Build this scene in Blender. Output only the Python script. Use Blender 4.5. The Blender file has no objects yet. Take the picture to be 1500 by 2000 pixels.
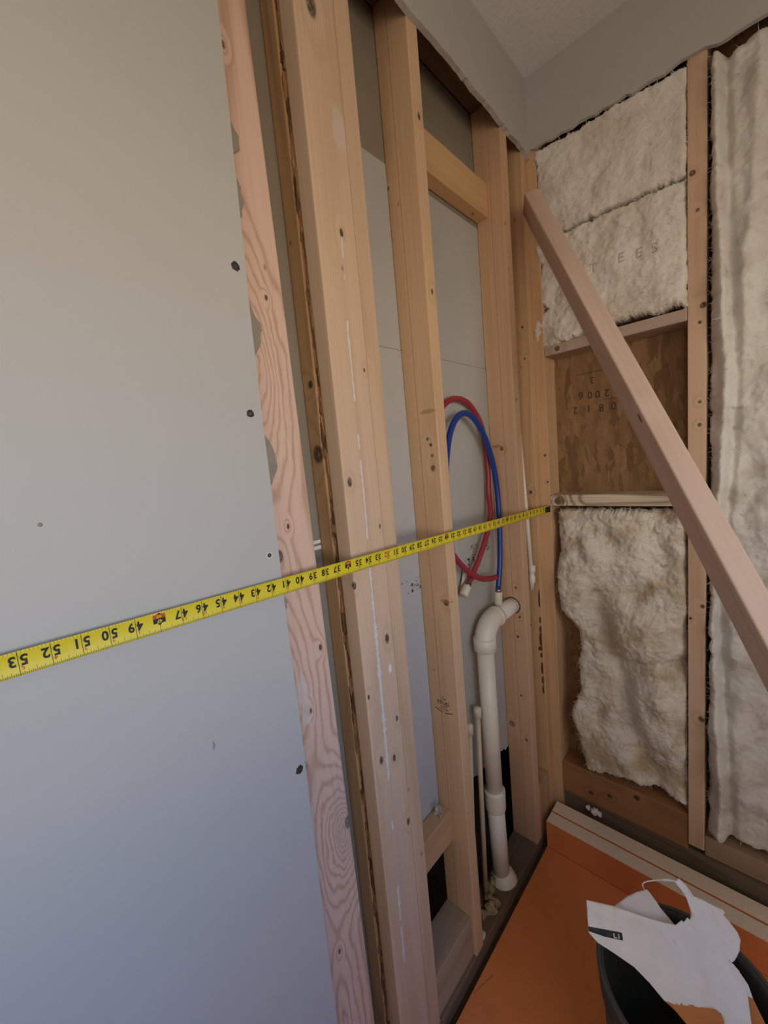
import bpy, bmesh, math, random
from mathutils import Vector, Matrix, noise as mnoise
import numpy as np

random.seed(7)
S = bpy.context.scene
COL = S.collection
IN = 0.0254

# ------------------------------------------------------------------ camera
F_PX = 771.734
cd = bpy.data.cameras.new('camera')
cd.sensor_fit = 'VERTICAL'; cd.sensor_height = 24.0
cd.lens = F_PX / 2000.0 * 24.0
cd.clip_start = 0.02; cd.clip_end = 60
cam = bpy.data.objects.new('camera', cd); COL.objects.link(cam)
R = Vector((0.72464333, 0.68289210, -0.09246849))
U = Vector((-0.01458641, 0.14935210, 0.98867648))
FW = Vector((-0.68896972, 0.71508904, -0.11818795))
M = Matrix(((R.x, U.x, -FW.x), (R.y, U.y, -FW.y), (R.z, U.z, -FW.z))).to_4x4()
M.translation = Vector((0.54867, -1.35487, 1.43869))
cam.matrix_world = M
S.camera = cam

# ------------------------------------------------------------------ world, daylight, exposure
S.view_settings.view_transform = 'Standard'
S.view_settings.look = 'None'
S.view_settings.gamma = 1.0
S.view_settings.use_curve_mapping = False
S.view_settings.exposure = 0.0
S.cycles.max_bounces = 8
S.cycles.diffuse_bounces = 5
S.cycles.use_denoising = True
S.cycles.sample_clamp_indirect = 4.0

WORLD_STRENGTH = 7.0
w = bpy.data.worlds.new('sky'); S.world = w; w.use_nodes = True
wt = w.node_tree; wt.nodes.clear()
wo = wt.nodes.new('ShaderNodeOutputWorld'); bg = wt.nodes.new('ShaderNodeBackground')
tc = wt.nodes.new('ShaderNodeTexCoord'); sp = wt.nodes.new('ShaderNodeSeparateXYZ')
mr = wt.nodes.new('ShaderNodeMapRange'); cr = wt.nodes.new('ShaderNodeValToRGB')
mr.inputs['From Min'].default_value = -0.6; mr.inputs['From Max'].default_value = 0.6
cr.color_ramp.elements[0].color = (0.38, 0.31, 0.22, 1); cr.color_ramp.elements[0].position = 0.0      # sunlit ground
cr.color_ramp.elements[1].color = (0.06, 0.27, 0.86, 1); cr.color_ramp.elements[1].position = 1.0      # upper sky
for p_, c_ in ((.42, (.66, .57, .45)), (.52, (.98, .93, .86)), (.64, (.30, .57, 1.02))):
    e = cr.color_ramp.elements.new(p_); e.color = (*c_, 1)
wt.links.new(tc.outputs['Generated'], sp.inputs[0]); wt.links.new(sp.outputs['Z'], mr.inputs['Value'])
wt.links.new(mr.outputs[0], cr.inputs[0]); 
# towards -y the sky is hazy and warm, towards +x clear and blue
cr2 = wt.nodes.new('ShaderNodeValToRGB'); wt.links.new(mr.outputs[0], cr2.inputs[0])
cr2.color_ramp.elements[0].color = (0.38, 0.31, 0.22, 1); cr2.color_ramp.elements[1].color = (0.40, 0.39, 0.38, 1)
for p_, c_ in ((.42, (.72, .62, .49)), (.52, (1.02, .95, .84)), (.64, (.68, .67, .64))):
    e = cr2.color_ramp.elements.new(p_); e.color = (*c_, 1)
mr2 = wt.nodes.new('ShaderNodeMapRange'); mr2.interpolation_type = 'SMOOTHSTEP'
mr2.inputs['From Min'].default_value = -.12; mr2.inputs['From Max'].default_value = -.48
wt.links.new(sp.outputs['Y'], mr2.inputs['Value'])
mxs = wt.nodes.new('ShaderNodeMixRGB'); wt.links.new(mr2.outputs[0], mxs.inputs[0]); wt.links.new(cr.outputs[0], mxs.inputs[1]); wt.links.new(cr2.outputs[0], mxs.inputs[2])
wt.links.new(mxs.outputs[0], bg.inputs[0])
bg.inputs[1].default_value = WORLD_STRENGTH
wt.links.new(bg.outputs[0], wo.inputs[0])

# room opening (window in the right wall); the sky shines in through it, with a portal to guide sampling
RX, WY0, WY1, WZ0, WZ1 = 1.62, -2.35, -0.65, 1.06, 1.94
RY, DX0, DX1, DZ0, DZ1 = -2.9, 0.70, 1.40, 1.25, 2.10      # unseen opening added in the rear wall to light the back wall
def portal(name, loc, rot, sx, sy):
    l = bpy.data.lights.new(name, 'AREA'); l.shape = 'RECTANGLE'; l.size = sx; l.size_y = sy
    l.cycles.is_portal = True
    o = bpy.data.objects.new(name, l); COL.objects.link(o); o.location = loc; o.rotation_euler = rot
portal('window_portal', (RX + .02, (WY0 + WY1) / 2, (WZ0 + WZ1) / 2), (0, math.radians(90), 0), WZ1 - WZ0, WY1 - WY0)
portal('added_rear_portal', ((DX0 + DX1) / 2, RY - .11, (DZ0 + DZ1) / 2), (math.radians(90), 0, 0), DX1 - DX0, DZ1 - DZ0)

# ------------------------------------------------------------------ helpers
def tag(o, label=None, cat=None, group=None, kind=None):
    if label: o['label'] = label
    if cat: o['category'] = cat
    if group: o['group'] = group
    if kind: o['kind'] = kind
    return o

def link(name, bm, mat, parent=None, loc=None, smooth=False):
    me = bpy.data.meshes.new(name); bm.to_mesh(me); bm.free()
    o = bpy.data.objects.new(name, me); COL.objects.link(o)
    for m in (mat if isinstance(mat, (list, tuple)) else [mat]): me.materials.append(m)
    if parent: o.parent = parent
    if loc is not None: o.location = loc
    if smooth:
        for p in me.polygons: p.use_smooth = True
    return o

def empty(name, loc):
    o = bpy.data.objects.new(name, None); COL.objects.link(o); o.location = loc; o.empty_display_size = .05
    return o

def islands(name, bm, mat, parent, label=None):
    """every loose piece of a bmesh becomes a part of its own"""
    seen = set(); groups = []
    for v in bm.verts:
        if v in seen: continue
        st = [v]; seen.add(v); g = []
        while st:
            q = st.pop(); g.append(q)
            for e in q.link_edges:
                o = e.other_vert(q)
                if o not in seen: seen.add(o); st.append(o)
        groups.append(g)
    for g in groups:
        b = bmesh.new(); mp = {q: b.verts.new(q.co) for q in g}
        for f in {f for q in g for f in q.link_faces}: b.faces.new([mp[q] for q in f.verts])
        o = part(name, b, mat, parent)
        if label: o['label'] = label
    bm.free()
def part(name, bm, mat, parent, smooth=False):
    """world-coordinate mesh hung under a parent that stands unrotated at parent.location"""
    bmesh.ops.translate(bm, verts=bm.verts, vec=-parent.location)
    return link(name, bm, mat, parent, smooth=smooth)

def add_box(bm, x0, x1, y0, y1, z0, z1, bevel=0.0, mi=0):
    vs = [bm.verts.new((x, y, z)) for x in (x0, x1) for y in (y0, y1) for z in (z0, z1)]
    fs = []
    for q in ((0, 1, 3, 2), (4, 6, 7, 5), (0, 4, 5, 1), (2, 3, 7, 6), (0, 2, 6, 4), (1, 5, 7, 3)):
        f = bm.faces.new([vs[i] for i in q]); f.material_index = mi; fs.append(f)
    if bevel:
        es = list({e for f in fs for e in f.edges})
        bmesh.ops.bevel(bm, geom=es, offset=bevel, segments=2, profile=.6, affect='EDGES')

def prism(bm, pts, fn, t0, t1, mi=0, mi_side=None):
    """pts: 2D outline; fn(a,b,t)->xyz"""
    A = [bm.verts.new(fn(a, b, t0)) for a, b in pts]; B = [bm.verts.new(fn(a, b, t1)) for a, b in pts]
    f = bm.faces.new(A); f.material_index = mi
    f = bm.faces.new(B[::-1]); f.material_index = mi
    n = len(pts)
    for i in range(n):
        f = bm.faces.new((A[i], B[i], B[(i + 1) % n], A[(i + 1) % n])); f.material_index = mi if mi_side is None else mi_side
    bmesh.ops.recalc_face_normals(bm, faces=bm.faces)

def sweep(bm, pts, rad, segs=16, cap=True):
    pts = [Vector(p) for p in pts]; n = len(pts)
    rads = rad if isinstance(rad, (list, tuple)) else [rad] * n
    T = []
    for i in range(n):
        a = pts[max(i - 1, 0)]; b = pts[min(i + 1, n - 1)]; d = b - a
        T.append(d.normalized() if d.length > 1e-9 else (T[-1] if T else Vector((0, 0, 1))))
    ref = Vector((1, 0, 0)) if abs(T[0].x) < .9 else Vector((0, 1, 0))
    nv = (ref - T[0] * ref.dot(T[0])).normalized(); rings = []
    for i in range(n):
        nv = nv - T[i] * nv.dot(T[i]); nv.normalize(); bv = T[i].cross(nv)
        rings.append([bm.verts.new(pts[i] + (nv * math.cos(2 * math.pi * k / segs) + bv * math.sin(2 * math.pi * k / segs)) * rads[i]) for k in range(segs)])
    for i in range(n - 1):
        for k in range(segs):
            bm.faces.new((rings[i][k], rings[i][(k + 1) % segs], rings[i + 1][(k + 1) % segs], rings[i + 1][k]))
    if cap:
        bm.faces.new(rings[0][::-1]); bm.faces.new(rings[-1])

def spline(P, n=10):
    P = [Vector(p) for p in P]; Q = [P[0] * 2 - P[1]] + P + [P[-1] * 2 - P[-2]]; out = []
    for i in range(1, len(Q) - 2):
        for k in range(n):
            t = k / n; a, b, c, d = Q[i - 1:i + 3]
            out.append(.5 * (2 * b + (c - a) * t + (2 * a - 5 * b + 4 * c - d) * t * t + (3 * b - a - 3 * c + d) * t ** 3))
    out.append(P[-1]); return out

def fnoise(x, y, z, oct_=4):
    return mnoise.fractal(Vector((x, y, z)), 1.0, 2.0, oct_)

_tc = {}
def text_geo(s, bold=0.0):
    """outline mesh of a string, unit size, centred: (verts, faces)"""
    if (s, bold) in _tc: return _tc[(s, bold)]
    cu = bpy.data.curves.new('t', 'FONT'); cu.body = s; cu.size = 1.0; cu.offset = bold
    cu.align_x = 'CENTER'; cu.align_y = 'CENTER'; cu.resolution_u = 3
    o = bpy.data.objects.new('t', cu); COL.objects.link(o)
    bpy.context.view_layer.update()
    ev = o.evaluated_get(bpy.context.evaluated_depsgraph_get()); me = ev.to_mesh()
    g = ([v.co.copy() for v in me.vertices], [tuple(p.vertices) for p in me.polygons])
    ev.to_mesh_clear(); bpy.data.objects.remove(o); bpy.data.curves.remove(cu)
    _tc[(s, bold)] = g; return g
def add_text(bm, s, fn, size, bold=0.0, sx=1.0):
    vs, fs = text_geo(s, bold)
    V = [bm.verts.new(fn(v.x * size * sx, v.y * size)) for v in vs]
    for f in fs:
        try: bm.faces.new([V[i] for i in f])
        except ValueError: pass

# ------------------------------------------------------------------ materials
class NT:
    def __init__(s, name):
        s.m = bpy.data.materials.new(name); s.m.use_nodes = True; s.t = s.m.node_tree; s.t.nodes.clear()
        s.out = s.t.nodes.new('ShaderNodeOutputMaterial'); s.b = s.t.nodes.new('ShaderNodeBsdfPrincipled')
        s.t.links.new(s.b.outputs[0], s.out.inputs[0]); s.b.inputs['Roughness'].default_value = .7
    def n(s, typ, **kw):
        x = s.t.nodes.new(typ)
        for k, v in kw.items(): setattr(x, k, v)
        return x
    def put(s, sock, v):
        if isinstance(v, bpy.types.NodeSocket): s.t.links.new(v, sock)
        else: sock.default_value = v
    def math(s, op, a, b=0.0, clamp=False):
        x = s.n('ShaderNodeMath', operation=op, use_clamp=clamp); s.put(x.inputs[0], a); s.put(x.inputs[1], b); return x.outputs[0]
    def vmath(s, op, a, b=None):
        x = s.n('ShaderNodeVectorMath', operation=op); s.put(x.inputs[0], a)
        if b is not None: s.put(x.inputs[1], b)
        return x.outputs['Value'] if op in ('DISTANCE', 'LENGTH', 'DOT_PRODUCT') else x.outputs[0]
    def mix(s, fac, a, b, mode='MIX'):
        x = s.n('ShaderNodeMixRGB', blend_type=mode); s.put(x.inputs[0], fac); s.put(x.inputs[1], a); s.put(x.inputs[2], b); return x.outputs[0]
    def noise(s, vec, scale, detail=3.0, rough=.5, dist=0.0):
        x = s.n('ShaderNodeTexNoise'); s.put(x.inputs['Vector'], vec); x.inputs['Scale'].default_value = scale
        x.inputs['Detail'].default_value = detail; x.inputs['Roughness'].default_value = rough; x.inputs['Distortion'].default_value = dist
        return x.outputs['Fac']
    def mapr(s, v, a, b, c=0.0, d=1.0, smooth=True):
        x = s.n('ShaderNodeMapRange'); x.interpolation_type = 'SMOOTHSTEP' if smooth else 'LINEAR'
        s.put(x.inputs['Value'], v); x.inputs['From Min'].default_value = a; x.inputs['From Max'].default_value = b
        x.inputs['To Min'].default_value = c; x.inputs['To Max'].default_value = d; return x.outputs[0]
    def obj(s): return s.n('ShaderNodeTexCoord').outputs['Object']
    def rand(s): return s.n('ShaderNodeObjectInfo').outputs['Random']
    def bump(s, h, strength=.3, dist=.002):
        x = s.n('ShaderNodeBump'); x.inputs['Strength'].default_value = strength; x.inputs['Distance'].default_value = dist
        s.put(x.inputs['Height'], h); s.t.links.new(x.outputs[0], s.b.inputs['Normal'])
    def base(s, v): s.put(s.b.inputs['Base Color'], v)
def C4(c): return (c[0], c[1], c[2], 1.0)

def wood(name, col, dark, knots=(), rings=16.0, ring_amt=.4, fib=.35, blotch=.25, rough=.75, knot_col=(.05, .028, .015), off=0.0, swirl=.22, wide=9.0, marks=(), swirls=(), sharp=2.2):
    """sawn softwood; the board's long axis is its local Z. knots: (x, y, z, r) in the board's own coordinates"""
    n = NT(name); P = n.obj()
    r = n.math('MULTIPLY', n.rand(), 40.0)
    cb = n.n('ShaderNodeCombineXYZ'); n.put(cb.inputs[0], r); cb.inputs[1].default_value = off; n.put(cb.inputs[2], r)
    def sc(v): return n.vmath('ADD', n.vmath('MULTIPLY', P, v), cb.outputs[0])
    fld = n.noise(sc((1, 1, .085)), wide, 1.5, .45)
    mask = None
    for (kx, ky, kz, kr) in knots:
        d = n.vmath('DISTANCE', n.vmath('MULTIPLY', P, (.6, 1, .55)), (kx * .6, ky, kz * .55))
        inf = n.mapr(d, kr * 4.2, 0.0, 0.0, swirl)
        fld = n.math('ADD', fld, inf)
        k = n.mapr(d, kr * 1.0, kr * .55)
        mask = k if mask is None else n.math('MAXIMUM', mask, k)
    for (kx, ky, kz, ry, rz, amt) in swirls:       # cathedral figure: nested long arches round a point
        wp = n.n('ShaderNodeTexNoise'); n.put(wp.inputs['Vector'], n.vmath('MULTIPLY', P, (1, 1, .35))); wp.inputs['Scale'].default_value = 34; wp.inputs['Detail'].default_value = 3
        Pw = n.vmath('ADD', P, n.vmath('MULTIPLY', n.vmath('SUBTRACT', wp.outputs['Color'], (.5, .5, .5)), (.0, .026, .05)))
        d = n.vmath('LENGTH', n.vmath('MULTIPLY', n.vmath('SUBTRACT', Pw, (kx, ky, kz)), (1 / ry, 1 / ry, 1 / rz)))
        fld = n.math('ADD', fld, n.math('MULTIPLY', n.math('POWER', n.mapr(d, 1.35, 0.0, 0.0, 1.0, False), 1.6), amt))
    v = n.math('SINE', n.math('MULTIPLY', fld, rings * 6.283))
    v = n.math('POWER', n.math('ADD', n.math('MULTIPLY', v, .5), .5), sharp)
    fb = n.noise(sc((1, 1, .016)), 170.0, 4.0, .6)
    bl = n.noise(sc((1, 1, .3)), 7.0, 3.0, .6)
    f = n.math('ADD', n.math('MULTIPLY', v, ring_amt), n.math('MULTIPLY', n.math('SUBTRACT', fb, .45), fib * 2))
    f = n.math('ADD', f, n.math('MULTIPLY', n.math('SUBTRACT', bl, .5), blotch * 2), clamp=True)
    c = n.mix(f, C4(col), C4(dark))
    # tiny dark nail holes and pin knots
    vo = n.n('ShaderNodeTexVoronoi'); n.put(vo.inputs['Vector'], sc((1, 1, .55))); vo.inputs['Scale'].default_value = 13.0
    pin = n.mapr(vo.outputs['Distance'], .055, .02)
    c = n.mix(n.math('MULTIPLY', pin, .55), c, C4(knot_col))
    if mask is not None:
        kn = n.noise(sc((1, 1, .6)), 180, 3)
        c = n.mix(n.math('MULTIPLY', mask, n.mapr(kn, .25, .6, .55, .95)), c, C4(knot_col))
    for (mx, my, mz, a, b, mc, amt) in marks:      # faint smears of plaster dust etc, each with its own outline
        d = n.vmath('LENGTH', n.vmath('MULTIPLY', n.vmath('SUBTRACT', P, (mx, my, mz)), (1 / a, 1 / a, 1 / b)))
        d = n.math('ADD', d, n.math('MULTIPLY', n.math('SUBTRACT', n.noise(P, 60, 4), .5), 1.2))
        c = n.mix(n.math('MULTIPLY', n.mapr(d, 1.0, .6), amt), c, C4(mc))
    n.base(c); n.b.inputs['Roughness'].default_value = rough
    n.bump(n.math('ADD', fb, n.math('MULTIPLY', v, .5)), .25, .0012)
    return n.m

def plain(name, col, rough=.6, var=.12, scale=12.0, bump=0.0, bscale=200.0, metal=0.0, spec=None):
    n = NT(name); P = n.obj(); nz = n.noise(P, scale, 4, .6)
    d = tuple(x * (1 - var * 2) for x in col)
    n.base(n.mix(nz, C4(d), C4(tuple(min(1, x * (1 + var)) for x in col)))); n.b.inputs['Roughness'].default_value = rough
    n.b.inputs['Metallic'].default_value = metal
    if spec is not None: n.b.inputs['Specular IOR Level'].default_value = spec
    if bump: n.bump(n.noise(P, bscale, 3), bump, .001)
    return n.m

def insul(name, a, b, c, tan_amt=.5, dark_amt=.5):
    n = NT(name); P = n.obj()
    n1 = n.noise(P, 7.0, 5, .62, .6); n2 = n.noise(P, 26.0, 6, .68, .4); n3 = n.noise(P, 420.0, 4, .7)
    k = n.mix(n.mapr(n1, .42, .68, 0, tan_amt), C4(a), C4(b))
    k = n.mix(n.mapr(n2, .52, .78, 0, dark_amt), k, C4(c))
    k = n.mix(n.mapr(n3, .35, .75, 0, .28), k, C4(tuple(x * .55 for x in b)))
    n.base(k); n.b.inputs['Roughness'].default_value = 1.0; n.b.inputs['Specular IOR Level'].default_value = .05
    n.b.inputs['Sheen Weight'].default_value = .25; n.b.inputs['Sheen Roughness'].default_value = .6
    n.bump(n.math('ADD', n.noise(P, 90, 6, .7), n.math('MULTIPLY', n3, .6)), .5, .003)
    return n.m

def osb_mat():
    n = NT('oriented_strand_board'); P = n.obj()
    wp = n.n('ShaderNodeTexNoise'); n.put(wp.inputs['Vector'], P); wp.inputs['Scale'].default_value = 40; wp.inputs['Detail'].default_value = 4
    Pw = n.vmath('ADD', P, n.vmath('MULTIPLY', n.vmath('SUBTRACT', wp.outputs['Color'], (.5, .5, .5)), (.016, 0, .016)))
    col = None
    for i, (ang, sc_, st) in enumerate(((.10, 52, .22), (-.35, 44, .25), (.55, 48, .22), (1.3, 60, .3))):
        mp = n.n('ShaderNodeMapping'); n.put(mp.inputs['Vector'], Pw)
        mp.inputs['Rotation'].default_value = (0, ang, 0); mp.inputs['Scale'].default_value = (1, .05, st); mp.inputs['Location'].default_value = (i * 3.1, i, i * 1.7)
        vo = n.n('ShaderNodeTexVoronoi'); n.put(vo.inputs['Vector'], mp.outputs[0]); vo.inputs['Scale'].default_value = sc_
        ra = n.n('ShaderNodeValToRGB'); n.put(ra.inputs[0], vo.outputs['Color'])
        el = ra.color_ramp.elements; el[0].color = (.15, .072, .026, 1); el[1].color = (.42, .25, .11, 1)
        x = el.new(.4); x.color = (.23, .12, .046, 1); x = el.new(.75); x.color = (.31, .17, .07, 1)
        gr = n.noise(n.vmath('MULTIPLY', mp.outputs[0], (1, 1, .12)), 300, 3)
        cc = n.mix(n.math('MULTIPLY', gr, .55), ra.outputs[0], C4((.11, .052, .02)))
        if col is None: col = cc
        else:
            sel = n.n('ShaderNodeSeparateColor'); n.put(sel.inputs[0], vo.outputs['Color'])
            col = n.mix(n.mapr(sel.outputs[1], .60, .66), col, cc)
    vo = n.n('ShaderNodeTexVoronoi'); n.put(vo.inputs['Vector'], P); vo.inputs['Scale'].default_value = 75
    spk = n.math('MULTIPLY', n.mapr(vo.outputs['Distance'], .22, .1), n.mapr(n.noise(P, 11, 2), .52, .6))
    col = n.mix(n.math('MULTIPLY', spk, .8), col, C4((.035, .018, .01)))
    n.base(col); n.b.inputs['Roughness'].default_value = .75; n.bump(n.noise(P, 90, 5), .4, .002)
    return n.m

# colours (linear)
FIR, FIRD = (.64, .42, .25), (.45, .24, .105)
PINK, PINKD = (.64, .435, .33), (.40, .225, .14)
M_FIR = wood('sawn_fir', FIR, FIRD, rings=7, ring_amt=.28, fib=.45)
M_FIR2 = wood('sawn_fir_golden', (.54, .33, .17), (.34, .18, .075), rings=6, ring_amt=.3, fib=.42)
M_OLD = wood('weathered_grey_lumber', (.44, .34, .25), (.19, .13, .085), rings=9, ring_amt=.6, fib=.8, blotch=.5, rough=.9)
M_ORW = wood('resinous_orange_lumber', (.40, .19, .075), (.21, .09, .03), rings=6, ring_amt=.4, fib=.4)
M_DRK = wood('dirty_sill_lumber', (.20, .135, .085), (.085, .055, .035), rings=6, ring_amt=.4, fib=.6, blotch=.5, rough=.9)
M_ROOM = plain('white_primed_wall', (.76, .74, .71), .7, .03, 3)
M_PAINT = plain('painted_drywall', (.455, .438, .408), .55, .035, 2.5, .12, 380)
M_GYP = plain('broken_gypsum_edge', (.52, .50, .48), .95, .15, 60, .6, 160)
M_PAPER = plain('torn_grey_drywall_paper', (.30, .255, .205), .9, .15, 60, .3, 300)
M_CEIL = plain('stippled_ceiling_paint', (.74, .73, .72), .9, .10, 90, .9, 110)
M_BACKG = plain('grey_drywall_backing_paper', (.47, .45, .42), .9, .07, 5, .15, 300)
M_BACKB = plain('brown_backing', (.27, .225, .165), .9, .10, 6, .15, 300)
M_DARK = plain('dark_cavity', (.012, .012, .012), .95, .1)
M_SUB = plain('dirty_subfloor', (.115, .08, .055), .9, .4, 14, .5, 80)
M_ORANGE = plain('orange_fleece_membrane', (.78, .25, .075), .85, .06, 30, .5, 420)
M_FOAMW = plain('pale_foam_board_edge', (.86, .73, .56), .85, .10, 160, .5, 240)
M_PVC = plain('white_pvc', (.80, .74, .64), .38, .06, 9, .05, 60)
M_CPVC = plain('cream_cpvc', (.62, .52, .36), .42, .12, 20)
M_RED = plain('red_pex', (.33, .026, .042), .42, .08, 15)
M_BLUE = plain('blue_pex', (.010, .045, .27), .32, .08, 15)
M_CAP = plain('ivory_plastic_cap', (.74, .66, .50), .45, .08, 40)
M_METAL = plain('dull_crimp_metal', (.30, .28, .26), .35, .2, 60, metal=.9)
M_BLACK = plain('black_screw', (.022, .022, .020), .6, .2, 200)
M_YEL = plain('yellow_tape_blade', (.70, .56, .022), .42, .05, 20)
M_INK = plain('black_ink', (.012, .012, .010), .6, 0.0)
M_INKF = plain('faded_black_ink', (.055, .033, .018), .8, .3, 90)
M_INKG = plain('grey_faint_ink', (.46, .41, .35), .9, .2, 90)
M_REDINK = plain('red_ink', (.55, .06, .03), .6, 0.0)
M_CHALK = plain('white_chalk_dust', (.66, .62, .62), .9, .08, 90, .6, 300)
M_BUCKET = plain('dark_grey_bucket_plastic', (.075, .077, .066), .5, .3, 9, .15, 60)
M_BAG = plain('white_woven_bag', (.90, .84, .80), .75, .06, 25, .4, 500)
M_BAGO = plain('orange_printed_bag', (.62, .21, .05), .7, .08, 40, .3, 500)
M_CHIP = plain('dark_chipped_wood', (.15, .07, .028), .9, .4, 120)
M_SEAL = plain('tan_expanding_foam', (.42, .32, .18), .9, .4, 60, .8, 90)
M_INS1 = insul('white_fibreglass', (.82, .77, .70), (.68, .59, .48), (.56, .48, .39), .75, .6)
M_INS2 = insul('tan_fibreglass', (.80, .73, .62), (.47, .35, .21), (.30, .225, .15), .95, .9)
M_INS3 = insul('grey_fibreglass', (.78, .74, .68), (.58, .51, .42), (.42, .37, .30), .85, .8)

# ------------------------------------------------------------------ room shell
ZF, ZP, ZC = 0.045, 0.068, 2.555      # foam floor top, sill plate top, ceiling
bm = bmesh.new(); add_box(bm, -.75, 1.74, -3.0, .25, -.08, .022)
tag(link('floor', bm, M_SUB), kind='structure')
bm = bmesh.new(); add_box(bm, -.75, 1.74, -3.0, .25, ZC, ZC + .1)
tag(link('ceiling', bm, M_CEIL), kind='structure')

# painted drywall on the left wall: full height up to the cut edge, then only a band under the ceiling
rr = random.Random(3)
edge = [(-1.0419, .10), (-1.0419, .46), (-1.042, .61), (-1.0416, .77), (-1.0408, .88), (-1.0395, 1.02), (-1.0399, 1.12), (-1.0403, 1.25),
        (-1.0385, 1.41), (-1.0385, 1.52), (-1.0365, 1.68), (-1.0341, 1.75), (-1.0300, 1.93), (-1.0265, 2.07), (-1.024, 2.20), (-1.023, 2.355)]
low = []
y = -1.0
while y < -.03:
    low.append((y, 2.359 - .012 * ((y + .55) / .55) ** 2 * (1 if y > -.55 else .3) + rr.uniform(-.004, .004))); y += rr.uniform(.008, .03)
out = [(-2.9, .022), (-1.0419, .022)] + edge + low + [(-.003, 2.338), (-.003, ZC), (-2.9, ZC)]
bm = bmesh.new(); prism(bm, out, lambda a, b, t: (t, a, b), .0, .0127, 0, 1)
wl = tag(link('wall_left', bm, [M_PAINT, M_GYP]), kind='structure')
# ragged facing paper left on the stud beyond the cut
for (yc, zc, h, d) in ((-1.010, 1.915, .05, .014), (-1.016, 1.835, .07, .011), (-1.020, 1.655, .085, .018), (-1.0225, 1.462, .085, .020), (-1.030, 1.235, .03, .008), (-1.028, .95, .02, .008)):
    ye = np.interp(zc, [q[1] for q in edge], [q[0] for q in edge]) - .002
    pts = [(ye, zc - h / 2)] + [(ye + (d + .006) * (math.sin(math.pi * (k + .5) / 9) ** .6) * rr.uniform(.75, 1.1), zc - h / 2 + h * (k + .5) / 9) for k in range(9)] + [(ye, zc + h / 2)]
    bm = bmesh.new(); prism(bm, pts, lambda a, b, t: (t, a, b), .0004, .0026)
    tag(link('torn_paper', bm, M_PAPER, wl))

# band of drywall over the back wall and the finished wall further right
low = [(0.0, 2.342)]; x = .02
while x < .80:
    low.append((x, 2.355 - .028 * x / .58 + rr.uniform(-.0035, .0035) + (.006 if .39 < x < .46 else 0))); x += rr.uniform(.01, .035)
out = low + [(.86, 2.31), (.86, ZC), (0.0, ZC)]
bm = bmesh.new(); prism(bm, out, lambda a, b, t: (a, t, b), -.0127, -.0005, 0, 1)
tag(link('wall_back', bm, [M_PAINT, M_GYP]), kind='structure')
bm = bmesh.new(); add_box(bm, .8605, RX, -.0127, -.0005, .022, ZC)
tag(link('wall_backright', bm, M_PAINT), kind='structure')
bm = bmesh.new()
add_box(bm, RX, RX + .12, -3.0, WY0, .0, ZC); add_box(bm, RX, RX + .12, WY1, .25, .0, ZC)
add_box(bm, RX, RX + .12, WY0, WY1, .0, WZ0); add_box(bm, RX, RX + .12, WY0, WY1, WZ1, ZC)
tag(link('wall_right', bm, M_ROOM), kind='structure')
bm = bmesh.new(); 
add_box(bm, -.75, DX0, RY - .1, RY, .0, ZC); add_box(bm, DX1, 1.74, RY - .1, RY, .0, ZC); add_box(bm, DX0, DX1, RY - .1, RY, DZ1, ZC); add_box(bm, DX0, DX1, RY - .1, RY, .0, DZ0)
tag(link('wall_rear', bm, M_ROOM), kind='structure')
bm = bmesh.new()
for a in ((WY0, WY0 + .05, WZ0, WZ1), (WY1 - .05, WY1, WZ0, WZ1), (WY0, WY1, WZ0, WZ0 + .05), (WY0, WY1, WZ1 - .05, WZ1), ((WY0 + WY1) / 2 - .03, (WY0 + WY1) / 2 + .03, WZ0, WZ1)):
    add_box(bm, RX + .02, RX + .07, *a)
tag(link('window_1', bm, M_PVC), kind='structure')
bm = bmesh.new()
for a in ((DX0, DX0 + .05, DZ0, DZ1), (DX1 - .05, DX1, DZ0, DZ1), (DX0, DX1, DZ0, DZ0 + .05), (DX0, DX1, DZ1 - .05, DZ1)):
    add_box(bm, a[0], a[1], RY - .08, RY - .03, a[2], a[3])
tag(link('added_rear_opening', bm, M_PVC), kind='structure')  # frame of the added opening behind the camera, a fill for the back wall
# the unlit space on the far side of the left wall
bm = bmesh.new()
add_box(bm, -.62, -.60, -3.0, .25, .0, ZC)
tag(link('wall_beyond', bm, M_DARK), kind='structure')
bm = bmesh.new(); add_box(bm, -.75, 1.74, .101, .20, .0, ZC)
tag(link('wall_outside', bm, M_DARK), kind='structure')

# ------------------------------------------------------------------ lumber
ROT = {'z': (0, 0, 0), 'y': (math.radians(-90), 0, 0), 'x': (0, math.radians(90), 0)}
def board(name, label, cat, x0, x1, y0, y1, z0, z1, mat, long='z', group=None, lean=0.0, parent=None, bevel=.0028):
    dx, dy, dz = x1 - x0, y1 - y0, z1 - z0
    l = {'z': (dx, dy, dz), 'y': (dx, dz, dy), 'x': (dz, dy, dx)}[long]
    bm = bmesh.new(); add_box(bm, -l[0] / 2, l[0] / 2, -l[1] / 2, l[1] / 2, -l[2] / 2, l[2] / 2, bevel)
    o = link(name, bm, mat, parent)
    o.location = ((x0 + x1) / 2, (y0 + y1) / 2, (z0 + z1) / 2); r = ROT[long]; o.rotation_euler = (r[0] + lean, r[1], r[2])
    if parent: o.location = o.location - parent.location
    return tag(o, label, cat, group)
def loc_knots(ks, cx, cy, cz, x=None):
    return [((x if x is not None else kx) - cx, ky - cy, kz - cz, r) for (kx, ky, kz, r) in ks]

ZT = 2.44
G_L = 'studs of the left wall'; G_B = 'studs of the back wall'
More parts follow.
